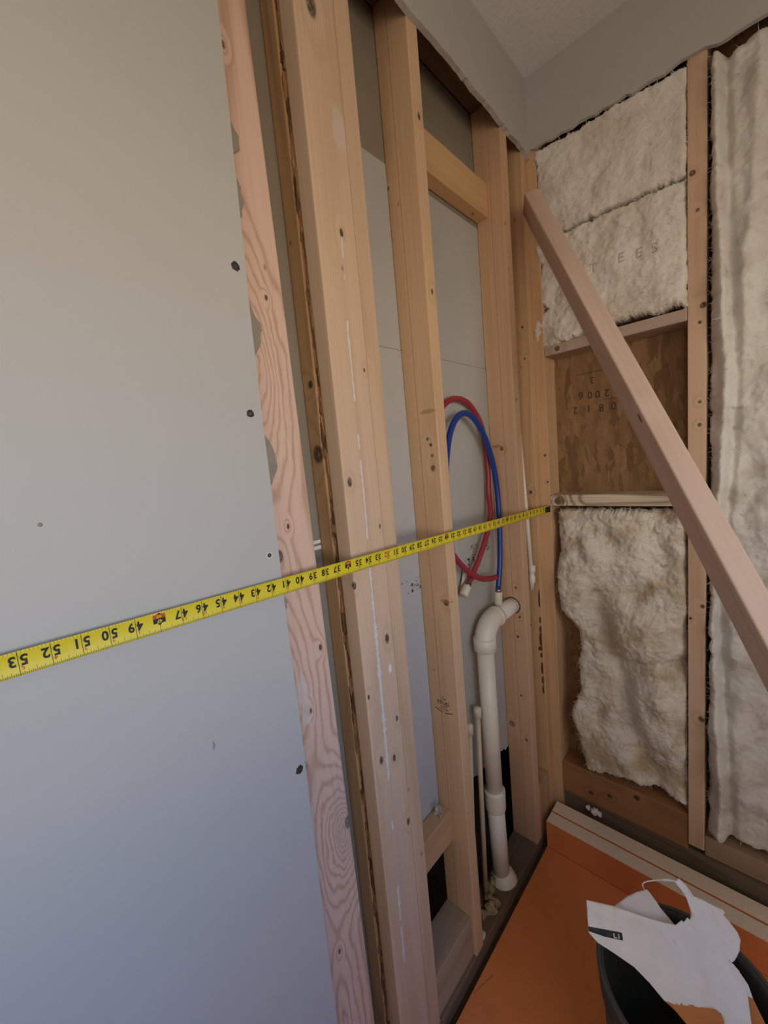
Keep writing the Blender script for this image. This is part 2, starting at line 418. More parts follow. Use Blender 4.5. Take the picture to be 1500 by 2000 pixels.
# stud under the cut drywall edge: pinkish, swirling grain
s1 = (-.038, -.0003, -1.055, -.962, ZP, ZT)
k1 = [(0, -.9925, 1.7067, .003), (0, -1.030, 1.3113, .007), (0, -.9765, 1.1351, .0045), (0, -1.0128, 1.0364, .004), (0, -.966, .785, .009),
      (0, -1.008, 2.036, .004), (0, -1.012, 1.668, .0125), (0, -1.006, .775, .0115), (0, -1.008, 1.355, .0035), (0, -1.02, .56, .004)]
cz = (ZP + ZT) / 2
m1 = wood('pinkish_fir_swirled', PINK, PINKD, loc_knots([k for k in k1 if k[3] < .011], -.019, -1.0085, cz, 0.0), rings=10, ring_amt=.62, fib=.42, swirl=.14, wide=6.0, sharp=3.0, swirls=[(.019, -.020, 1.600 - cz, .062, .20, .80), (.019, .030, .770 - cz, .070, .16, 1.0), (.019, -.034, 1.10 - cz, .06, .20, .5), (.019, -.02, .40 - cz, .05, .25, .4)],
          marks=[(.019, -.012, 1.06 - cz, .012, .06, (.62, .55, .50), .5), (.019, -.02, 1.27 - cz, .04, .006, (.66, .58, .52), .5), (.019, .03, .80 - cz, .03, .10, (.36, .30, .27), .25)])
# the two big swirls have no dark heart: widen the influence only
board('wall_stud', 'pinkish rough wall stud with swirling grain beside the cut edge of the painted drywall', 'stud', *s1, m1, lean=.0130, group=G_L)

# built-up post: two flat boards with a bark gap, and an edgewise stud nailed to their right
ks = [(0, -.8274, 1.8552, .0055), (0, -.8688, 1.4126, .0065), (0, -.801, 1.318, .0035), (0, -.8111, 1.0867, .0075), (0, -.8832, 1.2191, .0055),
      (0, -.8051, .907, .005), (0, -.8771, .9919, .004), (0, -.8605, .8464, .006), (0, -.8236, .8276, .006), (0, -.846, 2.20, .013), (0, -.803, 1.62, .003), (0, -.80, .66, .006)]
f2 = (-.038, 0, -.8835, -.7925, ZP, ZT)
m2 = wood('pale_fir_knotty', (.62, .435, .295), (.44, .275, .16), loc_knots(ks, -.019, -.838, cz, 0.0), rings=6, ring_amt=.28, fib=.46, swirl=.16, wide=6.0,
          marks=[(.019, .027, 1.02 - cz, .006, .016, (.75, .72, .70), .95), (.019, .03, 2.03 - cz, .02, .05, (.62, .53, .45), .6), (.019, .0, .62 - cz, .03, .2, (.47, .40, .34), .3)])
o2 = board('wall_stud', 'wide pale stud face with a white chalk line down its middle', 'stud', *f2, m2, group=G_L)
# chalk line
bm = bmesh.new(); cl = [(-.8275, 1.885), (-.8290, 1.80), (-.8353, 1.6827), (-.8358, 1.50), (-.8362, 1.3721), (-.8402, 1.2419), (-.8415, 1.0416), (-.8443, .8184), (-.8480, .7039), (-.8500, .56), (-.8518, .46), (-.8530, .36)]
zz = np.arange(.36, 1.886, .004)
yy = np.interp(zz, [q[1] for q in cl][::-1], [q[0] for q in cl][::-1])
for i in range(len(zz) - 1):
    z_ = zz[i]; a = 1.0 if z_ < 1.27 else .62
    gap = fnoise(z_ * 9, 3.1, 0, 3)
    if (z_ > 1.50 and z_ < 1.56) or (.70 < z_ < .79) or (z_ > 1.27 and gap < -.08) or (z_ < .70 and gap < .06): continue
    wdt = (.0007 + .0032 * abs(fnoise(z_ * 70, .5, 2, 3))) * (1.7 if .80 < z_ < 1.13 else 1.0) * a
    j = .0011 * fnoise(z_ * 90, 7, 1, 3)
    vs = [bm.verts.new(p) for p in ((.0012, yy[i] - wdt + j, zz[i]), (.0012, yy[i] + wdt + j, zz[i]), (.0012, yy[i + 1] + wdt + j, zz[i + 1]), (.0012, yy[i + 1] - wdt + j, zz[i + 1]))]
    f_ = bm.faces.new(vs)
    lo = [bm.verts.new((.0, v.co.y + (-.0006 if k in (0, 3) else .0006), v.co.z)) for k, v in enumerate(vs)]
    for q in range(4): bm.faces.new((vs[q], lo[q], lo[(q + 1) % 4], vs[(q + 1) % 4]))
bmesh.ops.remove_doubles(bm, verts=bm.verts, dist=.0003)
bmesh.ops.recalc_face_normals(bm, faces=bm.faces)
islands('chalk_mark', bm, M_CHALK, o2, 'white chalk mark')

r2 = board('wall_stud', 'darker stud tucked behind the white lined board, with a flaking bark edge', 'stud', -.0895, -.051, -.8835, -.7925, ZP, ZT,
           wood('brown_fir', (.60, .365, .18), (.38, .20, .085), loc_knots([(0, -.8835, 1.47, .012), (0, -.8835, 1.60, .005)], -.070, -.838, cz, -.065), rings=7, ring_amt=.35, fib=.42), group=G_L)
# chipped bark strip between the two boards
bm = bmesh.new(); nz = 520; prev = None
for i in range(nz + 1):
    z_ = ZP + (ZT - ZP) * i / nz; row = []
    for k in range(6):
        x_ = -.0535 + .0165 * k / 5
        cell = mnoise.cell(Vector((x_ * 130, z_ * 26, 1.3))); cell2 = mnoise.cell(Vector((x_ * 60 + 9, z_ * 55 + 4, 1.3)))
        dpt = .0035 + .004 * cell + .002 * cell2 + .0018 * fnoise(x_ * 200, z_ * 90, 4, 3)
        row.append(bm.verts.new((x_, -.8835 + max(.0006, dpt), z_)))
    if prev:
        for k in range(5): bm.faces.new((prev[k], prev[k + 1], row[k + 1], row[k]))
    prev = row
n = NT('flaking_bark'); P = n.obj(); vo = n.n('ShaderNodeTexVoronoi'); n.put(vo.inputs['Vector'], n.vmath('MULTIPLY', P, (2.2, 1, .55))); vo.inputs['Scale'].default_value = 46
ra = n.n('ShaderNodeValToRGB'); n.put(ra.inputs[0], vo.outputs['Color']); el = ra.color_ramp.elements
el[0].color = (.10, .045, .018, 1); el[1].color = (.54, .30, .12, 1); x_ = el.new(.45); x_.color = (.40, .20, .075, 1); x_ = el.new(.3); x_.color = (.17, .08, .03, 1)
n.base(n.mix(n.math('MULTIPLY', n.noise(P, 300, 3), .4), ra.outputs[0], (.15, .07, .03, 1))); n.bump(n.noise(P, 200, 4), .6, .002)
M_BARK = n.m
part('bark_edge', bm, M_BARK, r2)['label'] = 'flaking dark and orange bark edge'

M2C = wood('pale_fir_edge', (.60, .415, .27), (.42, .25, .14), loc_knots([(0, -.7661, 1.5095, .0075), (0, -.772, 1.1581, .0075), (0, -.765, .66, .006), (0, -.753, 1.74, .005), (0, -.775, .52, .006)], -.045, -.77, cz, 0.045), rings=6, ring_amt=.3, fib=.46, swirl=.18)
board('wall_stud', 'narrow stud nailed along the right side of the white lined board', 'stud', -.089, -.0025, -.7905, -.7515, ZP, ZT, M2C, group=G_L)
M3 = wood('fir_stud_knotted', (.64, .42, .25), (.43, .245, .12), loc_knots([(0, -.5605, 1.8185, .005), (0, -.5614, 2.18, .006), (-.03, -.5813, 1.49, .003), (-.022, -.5813, 1.4752, .003), (-.02, -.5813, 1.4496, .003), (-.012, -.5813, 1.0856, .006), (-.085, -.5813, 2.07, .003), (-.02, -.5813, 1.42, .005)], -.0445, -.563, cz), marks=[(-.009, -.0185, .0, .0016, 3.0, (.26, .13, .05), .5), (-.028, -.0185, .0, .016, 9.0, (.52, .31, .15), .35), (.022, -.0185, .30, .030, .006, (.36, .19, .08), .7), (.03, -.0185, -.165, .020, .005, (.33, .17, .07), .8)], rings=5, ring_amt=.25, fib=.46, swirl=.2, wide=5)
s3 = board('wall_stud', 'stud with a dark stamp on its side, left of the red and blue tubes', 'stud', -.089, 0, -.5815, -.5445, ZP, ZT, M3, group=G_L)
# grade stamp
bm = bmesh.new()
def stampfn(cx, cz, ang=0.0):
    def f(a, b):
        a, b = a * math.cos(ang) - b * math.sin(ang), a * math.sin(ang) + b * math.cos(ang)
        return (cx + a, -.5815 - .0004, cz + b)
    return f
add_text(bm, 'STUD', stampfn(-.046, .805), .0135, .02, 1.15)
add_text(bm, 'S-DRY', stampfn(-.044, .8165), .006, .01); add_text(bm, 'HT', stampfn(-.045, .823), .0055, .01)
add_text(bm, 'S-P-F', stampfn(-.044, .7955), .0065, .02, 1.2)
add_text(bm, 'KD-HT 099', stampfn(-.046, .788), .0055, .01, 1.1)
for sgn in (-1, 1):
    vs = [bm.verts.new((-.046 + a, -.5819, .780 + b)) for a, b in ((sgn * .004, -.003), (sgn * .028, .004), (sgn * .028, .0062), (sgn * .004, -.0008))]; bm.faces.new(vs)
part('grade_stamp', bm, M_INKF, s3)['label'] = 'dark printed stamp reading STUD'
M4 = wood('fir_stud_pink_side', (.64, .41, .25), (.43, .235, .12), loc_knots([(-.028, -.168, 1.0, .0035), (-.02, -.168, .90, .003), (-.03, -.168, .83, .0035), (-.05, -.168, 1.455, .005), (-.03, -.168, .62, .003), (-.07, -.168, .50, .008), (-.02, -.168, .46, .004), (0, -.15, 1.60, .004)], -.0445, -.149, cz), marks=[(.004, -.0193, .0, .0014, 3.0, (.28, .14, .055), .45), (-.024, -.0193, .0, .018, 9.0, (.53, .31, .15), .3), (-.024, -.0193, .21, .018, .006, (.33, .16, .06), .7)], rings=5, ring_amt=.25, fib=.46, swirl=.2, wide=5)
board('wall_stud', 'upright stud that the white drain pipe elbow runs into', 'stud', -.089, 0, -.1685, -.1300, ZP, ZT, M4, group=G_L)
M5 = wood('fir_corner_stud', (.64, .40, .21), (.40, .21, .085), loc_knots([(-.02, -.036, 1.84, .003), (-.018, -.036, 1.74, .003), (-.02, -.036, 1.30, .0045), (-.05, -.036, 1.0, .003), (-.045, -.036, .82, .004)], -.0445, -.018, cz), rings=6, ring_amt=.3, fib=.42)
s5 = board('wall_stud', 'corner stud with dark chipped slots, behind the far end of the tape', 'stud', -.089, 0, -.0365, -.0005, ZP, ZT, M5, group=G_L)
for (z_, h, d_, k) in ((.925, .065, .0045, 0), (.845, .022, .005, 1), (.812, .026, .006, 2), (.775, .05, .008, 1), (.74, .018, .012, 2), (.715, .02, .007, 0), (.665, .045, .0065, 2), (.62, .03, .006, 1), (.585, .035, .0055, 0)):
    bm = bmesh.new(); pts = [(-.002 - d_ * rr.uniform(.8, 1.2), z_ - h / 2 + rr.uniform(0, .004)), (-.001, z_ - h / 2), (-.0012, z_ + h / 2), (-.002 - d_ * rr.uniform(.5, .9), z_ + h / 2 - rr.uniform(0, .006)), (-.0025 - d_, z_)]
    prism(bm, pts, lambda a, b, t: (a - .004, t, b), -.0371, -.0355)
    part('chipped_slot', bm, M_CHIP, s5)
# back wall
b1 = board('wall_stud', 'back wall corner stud that the tape hook catches on', 'stud', -.006, .0318, .0005, .0885, ZP, ZT,
      wood('fir_back_corner', (.62, .395, .22), (.42, .23, .10), loc_knots([(.02, 0, 1.42, .0035), (.025, 0, 1.33, .003), (.03, .03, 1.6, .003)], .013, .0445, cz), rings=6, ring_amt=.2, fib=.32), group=G_B)
M6 = wood('fir_back_tall', (.62, .42, .28), (.43, .25, .135), loc_knots([(.415, 0, 2.02, .005), (.425, 0, 1.93, .003), (.437, 0, 1.70, .0055), (.43, 0, 1.66, .003), (.43, 0, 1.46, .003), (.43, 0, 1.40, .0035), (.437, 0, .90, .004), (.435, 0, .56, .006), (.41, 0, .86, .003)], .424, .0445, cz), rings=5, ring_amt=.3, fib=.45)
board('wall_stud', 'tall back wall stud between the insulated bays, crossing behind the diagonal brace', 'stud', .4045, .4435, .0, .0885, .20, ZT, M6, group=G_B)

# short pieces
board('nailer_block', 'short wooden block spanning between two studs near the top of the left wall', 'lumber block', -.0885, -.05, -.5443, -.1687, 2.137, 2.232, wood('fir_block', (.62, .385, .19), (.42, .22, .09), [(0.0, .047, .13, .003)], rings=4, ring_amt=.3), 'y')
nb = board('nailer_block', 'short wooden block under the ragged bottom of the grey panel, low on the left wall', 'lumber block', -.0885, -.047, -.7513, -.5817, .405, .492, M_FIR2, 'y')
board('nailer_block', 'flat wooden block lying on the sill by the black opening at the bottom left', 'lumber block', -.0885, -.009, -.7513, -.5817, ZP + .0005, ZP + .118, wood('grey_fir_block', (.42, .31, .205), (.25, .165, .09), rings=4, ring_amt=.3, fib=.4), 'y')
board('nailer_block', 'stub of lumber standing in the corner beside the end of the foam curb', 'lumber block', -.050, -.001, -.1295, -.0370, ZP + .0005, .262, wood('stub_fir', (.50, .32, .17), (.31, .17, .08), rings=6, ring_amt=.4), 'z')
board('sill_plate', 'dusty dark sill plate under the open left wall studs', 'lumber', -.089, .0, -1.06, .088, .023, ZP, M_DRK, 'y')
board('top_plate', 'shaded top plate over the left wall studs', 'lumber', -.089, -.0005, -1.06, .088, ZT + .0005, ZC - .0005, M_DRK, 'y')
board('niche_block', 'grey brown block under the upper insulation, above the bare strand board', 'lumber block', .0322, .4041, .0005, .0880, 1.7385, 1.770, wood('greyish_block', (.45, .335, .255), (.27, .18, .12), [(0.0, -.043, -.145, .006)], rings=5, ring_amt=.3, fib=.5, knot_col=(.07, .05, .04)), 'x')
board('niche_block', 'weathered rough block under the bare strand board, next to the tape hook', 'lumber block', .0322, .4041, -.0008, .0880, 1.2477, 1.2845, wood('weathered_block', (.74, .62, .46), (.26, .18, .11), [(0.0, -.045, -.155, .012), (0.0, -.045, -.165, .006)], rings=11, ring_amt=.75, fib=.9, blotch=.4, rough=.9, knot_col=(.13, .075, .035)), 'x')
board('bottom_plate', 'orange brown stained bottom plate under the lower insulation, left of the tall stud', 'lumber', .0322, .4041, .006, .0880, .175, .295, wood('stained_plate', (.35, .165, .07), (.17, .075, .028), [(0.0, -.041, -.03, .006), (-.04, -.041, .05, .006), (.02, -.041, -.09, .006)], rings=4, ring_amt=.35, fib=.35, knot_col=(.03, .016, .01)), 'x')
board('bottom_plate', 'dull tan bottom plate under the right hand insulation, right of the tall stud', 'lumber', .4440, .8400, .004, .0880, .185, .250, wood('dull_plate', (.37, .25, .155), (.2, .115, .06), rings=5, ring_amt=.35, fib=.4), 'x')
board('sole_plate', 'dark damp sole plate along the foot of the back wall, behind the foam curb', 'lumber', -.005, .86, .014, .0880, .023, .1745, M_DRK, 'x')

# sheets behind the framing
def sheet(name, label, cat, pts, fn, t0, t1, mats, msd=None):
    bm = bmesh.new(); prism(bm, pts, fn, t0, t1, 0, msd); return tag(link(name, bm, mats), label, cat)
bot = []; y = -.83
while y < .08:
    bot.append((y, .487 - .018 * (y + 1.06) / .9 - (.035 if y > -.5 else 0) - (.03 * max(0, (y + .28) / .1) if y > -.28 else 0) + rr.uniform(-.007, .007))); y += rr.uniform(.006, .022)
gp = sheet('drywall_sheet', 'grey backing sheet behind the open studs with a hairline seam', 'drywall', bot + [(.088, .40), (.088, 2.125), (-.83, 2.125)], lambda a, b, t: (t, a, b), -.1025, -.0897, [M_BACKG, M_GYP], 1)
bm = bmesh.new(); y = -.829
P_ = []
while y < .088: P_.append((y, 1.7095 + rr.uniform(-.0007, .0007))); y += .012
for i in range(len(P_) - 1):
    vs = [bm.verts.new((-.0894, a, b + s * .0009)) for (a, b), s in ((P_[i], -1), (P_[i + 1], -1), (P_[i + 1], 1), (P_[i], 1))]; bm.faces.new(vs)
part('seam', bm, M_PAPER, gp)['label'] = 'hairline seam'
bm = bmesh.new()
bm.free(); dots = random.Random(5)
def dot_text(s, yc, zc, size):
    bm = bmesh.new(); g = bmesh.new(); add_text(g, s, lambda a, b: (-.0893, yc + a, zc + b), size)
    for v in g.verts:
        if dots.random() < .75:
            q = v.co; r_ = dots.uniform(.0012, .0022); vs = [bm.verts.new((-.0893, q.y + r_ * math.cos(t), q.z + r_ * math.sin(t))) for t in (0, 1.26, 2.5, 3.77, 5.0)]; bm.faces.new(vs)
    g.free(); part('printed_code', bm, M_INKF, gp)['label'] = 'dotted black printing'
dot_text('22 08', -.272, 1.150, .05); dot_text('11:45', -.615, 1.126, .045); dot_text('1/2 R', -.340, 1.122, .03)
sheet('drywall_sheet', 'brown sheet behind the top of the open stud bays and the narrow left gap', 'drywall', [(-1.06, .0235), (-.8305, .0235), (-.8305, 2.1255), (.088, 2.1255), (.088, ZT), (-1.06, ZT)], lambda a, b, t: (t, a, b), -.1025, -.0902, M_BACKB)  # darker than the grey sheet; runs full height behind the narrow left gap
# loose crumbs of gypsum on the low block
bm = bmesh.new()
for k in range(7):
    c_ = Vector((-.066 + rr.uniform(-.012, .012), -.735 + .022 * k, .4955)); g = bmesh.ops.create_icosphere(bm, subdivisions=2, radius=rr.uniform(.006, .012))
    for v in g['verts']: v.co = c_ + Vector((v.co.x, v.co.y * 1.4, abs(v.co.z) * .8 - .003)) * (1 + .35 * fnoise(v.co.x * 90, v.co.y * 90, k, 2))
part('gypsum_crumbs', bm, M_GYP, nb)['kind'] = 'stuff'

MOSB = osb_mat()
ob = sheet('sheathing_panel', 'bare strand board sheathing showing in the niche, printed with upside down numbers', 'sheathing', [(-.089, .023), (.86, .023), (.86, ZT), (-.089, ZT)], lambda a, b, t: (a, t, b), .0886, .1005, MOSB)
bm = bmesh.new()
def osbt(cx, cz, ang=math.pi):
    return lambda a, b: (cx + a * math.cos(ang) - b * math.sin(ang), .0882, cz + a * math.sin(ang) + b * math.cos(ang))
tl = math.pi - .02
for ch, x_, z_ in (('3', .148, 1.648), ('2', .190, 1.6005), ('0', .163, 1.602), ('0', .140, 1.603), ('6', .113, 1.606), ('0', .208, 1.557), ('8', .173, 1.557), ('1', .135, 1.56), ('2', .094, 1.5605)):
    add_text(bm, ch, osbt(x_, z_, tl), .033 if ch != '3' else .030, .006, .95)
for a in ((.18, .215, 1.579), (.10, .20, 1.672)):
    vs = [bm.verts.new(p) for p in ((a[0], .0882, a[2]), (a[1], .0882, a[2] + .001), (a[1], .0882, a[2] + .0025), (a[0], .0882, a[2] + .0015))]; bm.faces.new(vs)
islands('printed_mark', bm, M_INKF, ob, 'faded upside down print')

# ------------------------------------------------------------------ insulation
def batt(label, x0, x1, z0, z1, mat, seed, bulge, amp, fine, edge_j, nx, nzz, shape=None, left=None, right=None, yb=.084, fib=500, bot=None, rad=.028, zclip=-9, top=None, zmin=-9.0, zmax=9.0):
    sd = seed * 13.7
    def jit(t, k): return edge_j * (fnoise(t * 14, sd, k, 4) + .5 * fnoise(t * 60, sd, k + 5, 2))
    bm = bmesh.new(); G = []
    for j in range(nzz + 1):
        v = j / nzz; row = []
        for i in range(nx + 1):
            u = i / nx
            zlo = z0 + (bot(u) if bot else 0) + jit(x0 + u, 1) * .7; zhi = z1 + (top(u) if top else 0) + jit(x0 + u, 2) * .5
            zlo = max(zlo, zmin); zhi = min(zhi, zmax); z = zlo + (zhi - zlo) * v
            xl = x0 + (left(z) if left else 0) + jit(z, 3); xr = x1 + (right(z) if right else 0) + jit(z, 4) * .5
            x = xl + (xr - xl) * u
            d = min((x - xl), (xr - x) * .9, (z - zlo) * 1.0, (zhi - z)); k = min(1, max(0, d / rad)); rnd = rad * (1 - math.sqrt(max(0, 1 - (1 - k) ** 2)))
            big = 1.6 * fnoise(x * 7.5 + sd, z * 5.5, sd, 3)
            med = fnoise(x * 24 + sd, z * 20, sd, 4)
            fn = fnoise(x * 70 + sd, z * 70, sd, 5)
            y = -bulge - (shape(x, z) if shape else 0) - amp * big - amp * .15 * med - fine * fn + rnd
            row.append(bm.verts.new((x, min(y, .07), z)))
        G.append(row)
    for j in range(nzz):
        for i in range(nx): bm.faces.new((G[j][i], G[j][i + 1], G[j + 1][i + 1], G[j + 1][i]))
    ring = [G[0][i] for i in range(nx + 1)] + [G[j][nx] for j in range(1, nzz + 1)] + [G[nzz][i] for i in range(nx - 1, -1, -1)] + [G[j][0] for j in range(nzz - 1, 0, -1)]
    bk = [bm.verts.new((q.co.x, yb if q.co.z > zclip else min(yb, -.0004), q.co.z)) for q in ring]; m_ = len(ring)
    for i in range(m_): bm.faces.new((ring[i], bk[i], bk[(i + 1) % m_], ring[(i + 1) % m_]))
    bm.faces.new(bk)
    pos = [q.co.copy() for row in G for q in row]; bord = [q.co.copy() for q in ring]
    bmesh.ops.recalc_face_normals(bm, faces=bm.faces)
    o = tag(link('insulation_batt', bm, mat, smooth=True), label, 'insulation')
    if fib:
        rg = random.Random(seed); bm = bmesh.new()
        for k in range(fib):
            p = rg.choice(bord if rg.random() < .6 else pos); d = Vector((rg.uniform(-1, 1), -rg.uniform(.1, .9), rg.uniform(-1, 1))).normalized(); L = rg.uniform(.005, .018)
            q = Vector((rg.uniform(-1, 1), rg.uniform(-.5, .2), rg.uniform(-1, 1))) * L * .5; wv = Vector((d.z, 0, -d.x)).normalized() * .0005 if abs(d.x) + abs(d.z) > .01 else Vector((  .0005, 0, 0))
            a, b, c = p, p + d * L * .55 + q * .3, p + d * L + q
            for t in (b, c): t.z = min(max(t.z, zmin), zmax)
            V = [bm.verts.new(t) for t in (a - wv, a + wv, b + wv, c, b - wv)]; bm.faces.new(V)
        part('loose_fibres', bm, mat, o)['kind'] = 'stuff'
    return o

# upper bay: two facings with a crease between them
b_ul = batt('white insulation above the bare strand board, below the dark crease',   .036, .4035, 1.783, 2.086, M_INS1, 1, .007, .012, .0026, .010, 150, 130,
     left=lambda z: -.022 - .010 * math.sin((z - 1.77) * 26) + .028 * max(0, 1 - abs(z - 1.885) / .03) + .02 * max(0, 1 - abs(z - 2.02) / .08), fib=900, rad=.013, zmax=2.0885, zclip=1.7705, bot=lambda u: -.016 * max(0, 1 - u * 2.6) - .004 * math.sin(u * 9))
b_uu = batt('white insulation tucked right under the drywall band in the corner', .037, .4035, 2.092, 2.336, M_INS1, 2, .003, .010, .0022, .009, 150, 115, left=lambda z: -.005, fib=450, rad=.010, zmin=2.0893, top=lambda u: .014 * (1 - u))
bm = bmesh.new()
def lt(cx, cz, cy): return lambda a, b: (cx + a, cy, cz + b)
for ch, x_, z_ in (('T', .185, 1.951), ('E', .257, 1.949), ('E', .299, 1.946), ('S', .336, 1.941)):
    add_text(bm, ch, lt(x_, z_, 0), .036, -.012)
dg = bpy.context.evaluated_depsgraph_get()
from mathutils.bvhtree import BVHTree
bv = BVHTree.FromPolygons([v.co for v in b_ul.data.vertices], [tuple(p.vertices) for p in b_ul.data.polygons])
bmesh.ops.subdivide_edges(bm, edges=[e for e in bm.edges if e.calc_length() > .004], cuts=2, use_grid_fill=True)
bmesh.ops.triangulate(bm, faces=bm.faces)
for v in bm.verts:
    h = bv.ray_cast(Vector((v.co.x, -.5, v.co.z)), Vector((0, 1, 0)))[0]
    v.co.y = (h.y if h else -.02) - .0012
islands('printed_letter', bm, M_INKG, b_ul, 'faint grey printed letter')

def sh2(x, z):
    # billows: two rounded lobes with a gully between them
    a = .030 * math.exp(-(((x - .30) / .075) ** 2 + ((z - .86) / .10) ** 2)) + .030 * math.exp(-(((x - .33) / .07) ** 2 + ((z - .66) / .09) ** 2))
    a += .026 * math.exp(-(((x - .12) / .07) ** 2 + ((z - 1.05) / .14) ** 2)) + .02 * math.exp(-(((x - .20) / .10) ** 2 + ((z - .43) / .10) ** 2))
    a -= .026 * math.exp(-(((x - .16 - (.95 - z) * .25) / .035) ** 2)) * (1 if z < 1.0 else math.exp(-((z - 1.0) / .08) ** 2))
    a -= .018 * math.exp(-((z - .755 - (x - .30) * .25) / .014) ** 2) * (1 if x > .2 else 0)
    return a
def lf2(z): return .012 + (.055 * min(1, max(0, (.88 - z) / .06)) if z > .80 else .055) - (.030 * math.exp(-((z - .49) / .07) ** 2)) + (.03 * max(0, (.36 - z) / .1))
batt('lumpy tan insulation in the bay below the weathered block', .036, .4005, .310, 1.2335, M_INS2, 3, -.002, .019, .0032, .009, 170, 380, sh2, lf2, bot=lambda u: .016 * u, fib=1400, zmax=1.2465, zmin=.2955)
def sh3(x, z):
    a = .022 * math.exp(-((x - .468 - .012 * math.sin(z * 5)) / .014) ** 2) + .018 * math.exp(-((x - .515 - .02 * math.sin(z * 3 + 1)) / .018) ** 2) * (1 if z > 1.5 else .3)
    a -= .016 * math.exp(-((x - .490 - .012 * math.sin(z * 5)) / .010) ** 2)
    return a
batt('tall insulation in the right hand bay, behind the lower part of the brace', .4465, .842, .268, 2.322, M_INS3, 4, -.004, .020, .0026, .007, 150, 560, sh3, lambda z: .004, fib=1400, zmin=.2505)
# scrap of fluff behind the curb
bm = bmesh.new()
for c_, r_ in (((.140, .000, .153), .012), ((.118, .004, .152), .008), ((.155, .001, .150), .008)):
    g = bmesh.ops.create_icosphere(bm, subdivisions=3, radius=r_)
    for v in g['verts']: v.co = Vector(c_) + v.co * (1 + .5 * fnoise(v.co.x * 160, v.co.y * 160, v.co.z * 160 + r_, 3))
tag(link('insulation_scrap', bm, M_INS1, smooth=True), 'small white tuft of insulation caught behind the foam curb', 'insulation')

# ------------------------------------------------------------------ diagonal brace
A = Vector((.081, -.170, 2.1)); D = Vector((.41012268, -.34966938, -.84233646)); N = Vector((.87064449, .42516557, .24741144)); Mv = Vector((-.27162026, .83483463, -.47880776))
bm = bmesh.new(); top = []; bt = []
br = empty('diagonal_brace', (1.0, -.9, ZF + .001))
for q in (Vector(), N * .038, N * .038 + Mv * .089, Mv * .089):
    b0 = A + q
    top.append(b0 + D * ((2.167 - b0.z) / D.z)); bt.append(b0 + D * ((ZF + .001 - b0.z) / D.z))
Rm = Matrix((N, Mv, D)).transposed()     # local axes: width, depth, length
org = A + D * .6
inv = Rm.inverted()
vt = [bm.verts.new(inv @ (p - org)) for p in top]; vb = [bm.verts.new(inv @ (p - org)) for p in bt]
bm.faces.new(vt); bm.faces.new(vb[::-1])
for i in range(4): bm.faces.new((vt[i], vb[i], vb[(i + 1) % 4], vt[(i + 1) % 4]))
bmesh.ops.recalc_face_normals(bm, faces=bm.faces)
bmesh.ops.bevel(bm, geom=list(bm.edges), offset=.0035, segments=3, profile=.5, affect='EDGES')
COL.objects.unlink(br); bpy.data.objects.remove(br)
def brl(px): return px
br = link('diagonal_brace', bm, wood('pink_planed_brace', (.62, .45, .36), (.47, .30, .215), [(.022, 0, .98, .0055), (.027, 0, 1.12, .0045), (.024, 0, .62, .003), (.0, .02, .12, .008), (0.03, 0, 1.24, .009)], rings=5, ring_amt=.34, fib=.42, knot_col=(.10, .04, .025), swirl=.15))
br.matrix_world = Matrix.Translation(org) @ Rm.to_4x4()
tag(br, 'pinkish diagonal brace leaning across the insulated back wall', 'brace')

# ------------------------------------------------------------------ tape measure
def tz(y): return 1.2379 - .0306 * y
def tx(y): return .0225 + .004 * max(0, 1 + y / .25)
K = 9.0
def tape_pt(s, v, off=0.0):       # s metres from the hook, v metres across (up positive)
    y = -s + .0015
    return Vector((tx(y) + K * v * v + off, y, tz(y) + v))
LEN = 66 * IN; HW = .0125
tp = empty('tape_measure', tape_pt(0, 0))
tag(tp, 'yellow tape measure blade stretched along the open left wall', 'tape measure')
bm = bmesh.new(); prev = None
for i in range(133):
    s = LEN * i / 132; row = [bm.verts.new(tape_pt(s, -HW + 2 * HW * k / 10)) for k in range(11)] + [bm.verts.new(tape_pt(s, HW - 2 * HW * k / 10, -.00025)) for k in range(11)]
    if prev:
        for k in range(22): bm.faces.new((prev[k], prev[(k + 1) % 22], row[(k + 1) % 22], row[k]))
    prev = row
bmesh.ops.recalc_face_normals(bm, faces=bm.faces)
blade = bm
ink = bmesh.new(); red = bmesh.new(); yel = bmesh.new()
def tick(b, s, v0, v1, w):
    for a, c in ((v0, (v0 + v1) / 2), ((v0 + v1) / 2, v1)) if abs(v1 - v0) > .008 else ((v0, v1),):
        b.faces.new([b.verts.new(tape_pt(s + ds, v, .00035)) for ds, v in ((-w, a), (w, a), (w, c), (-w, c))])
def tfn(s0, v0, off=.0004): return lambda a, b: tape_pt(s0 + a, v0 - b, off)      # printed upside down as it hangs
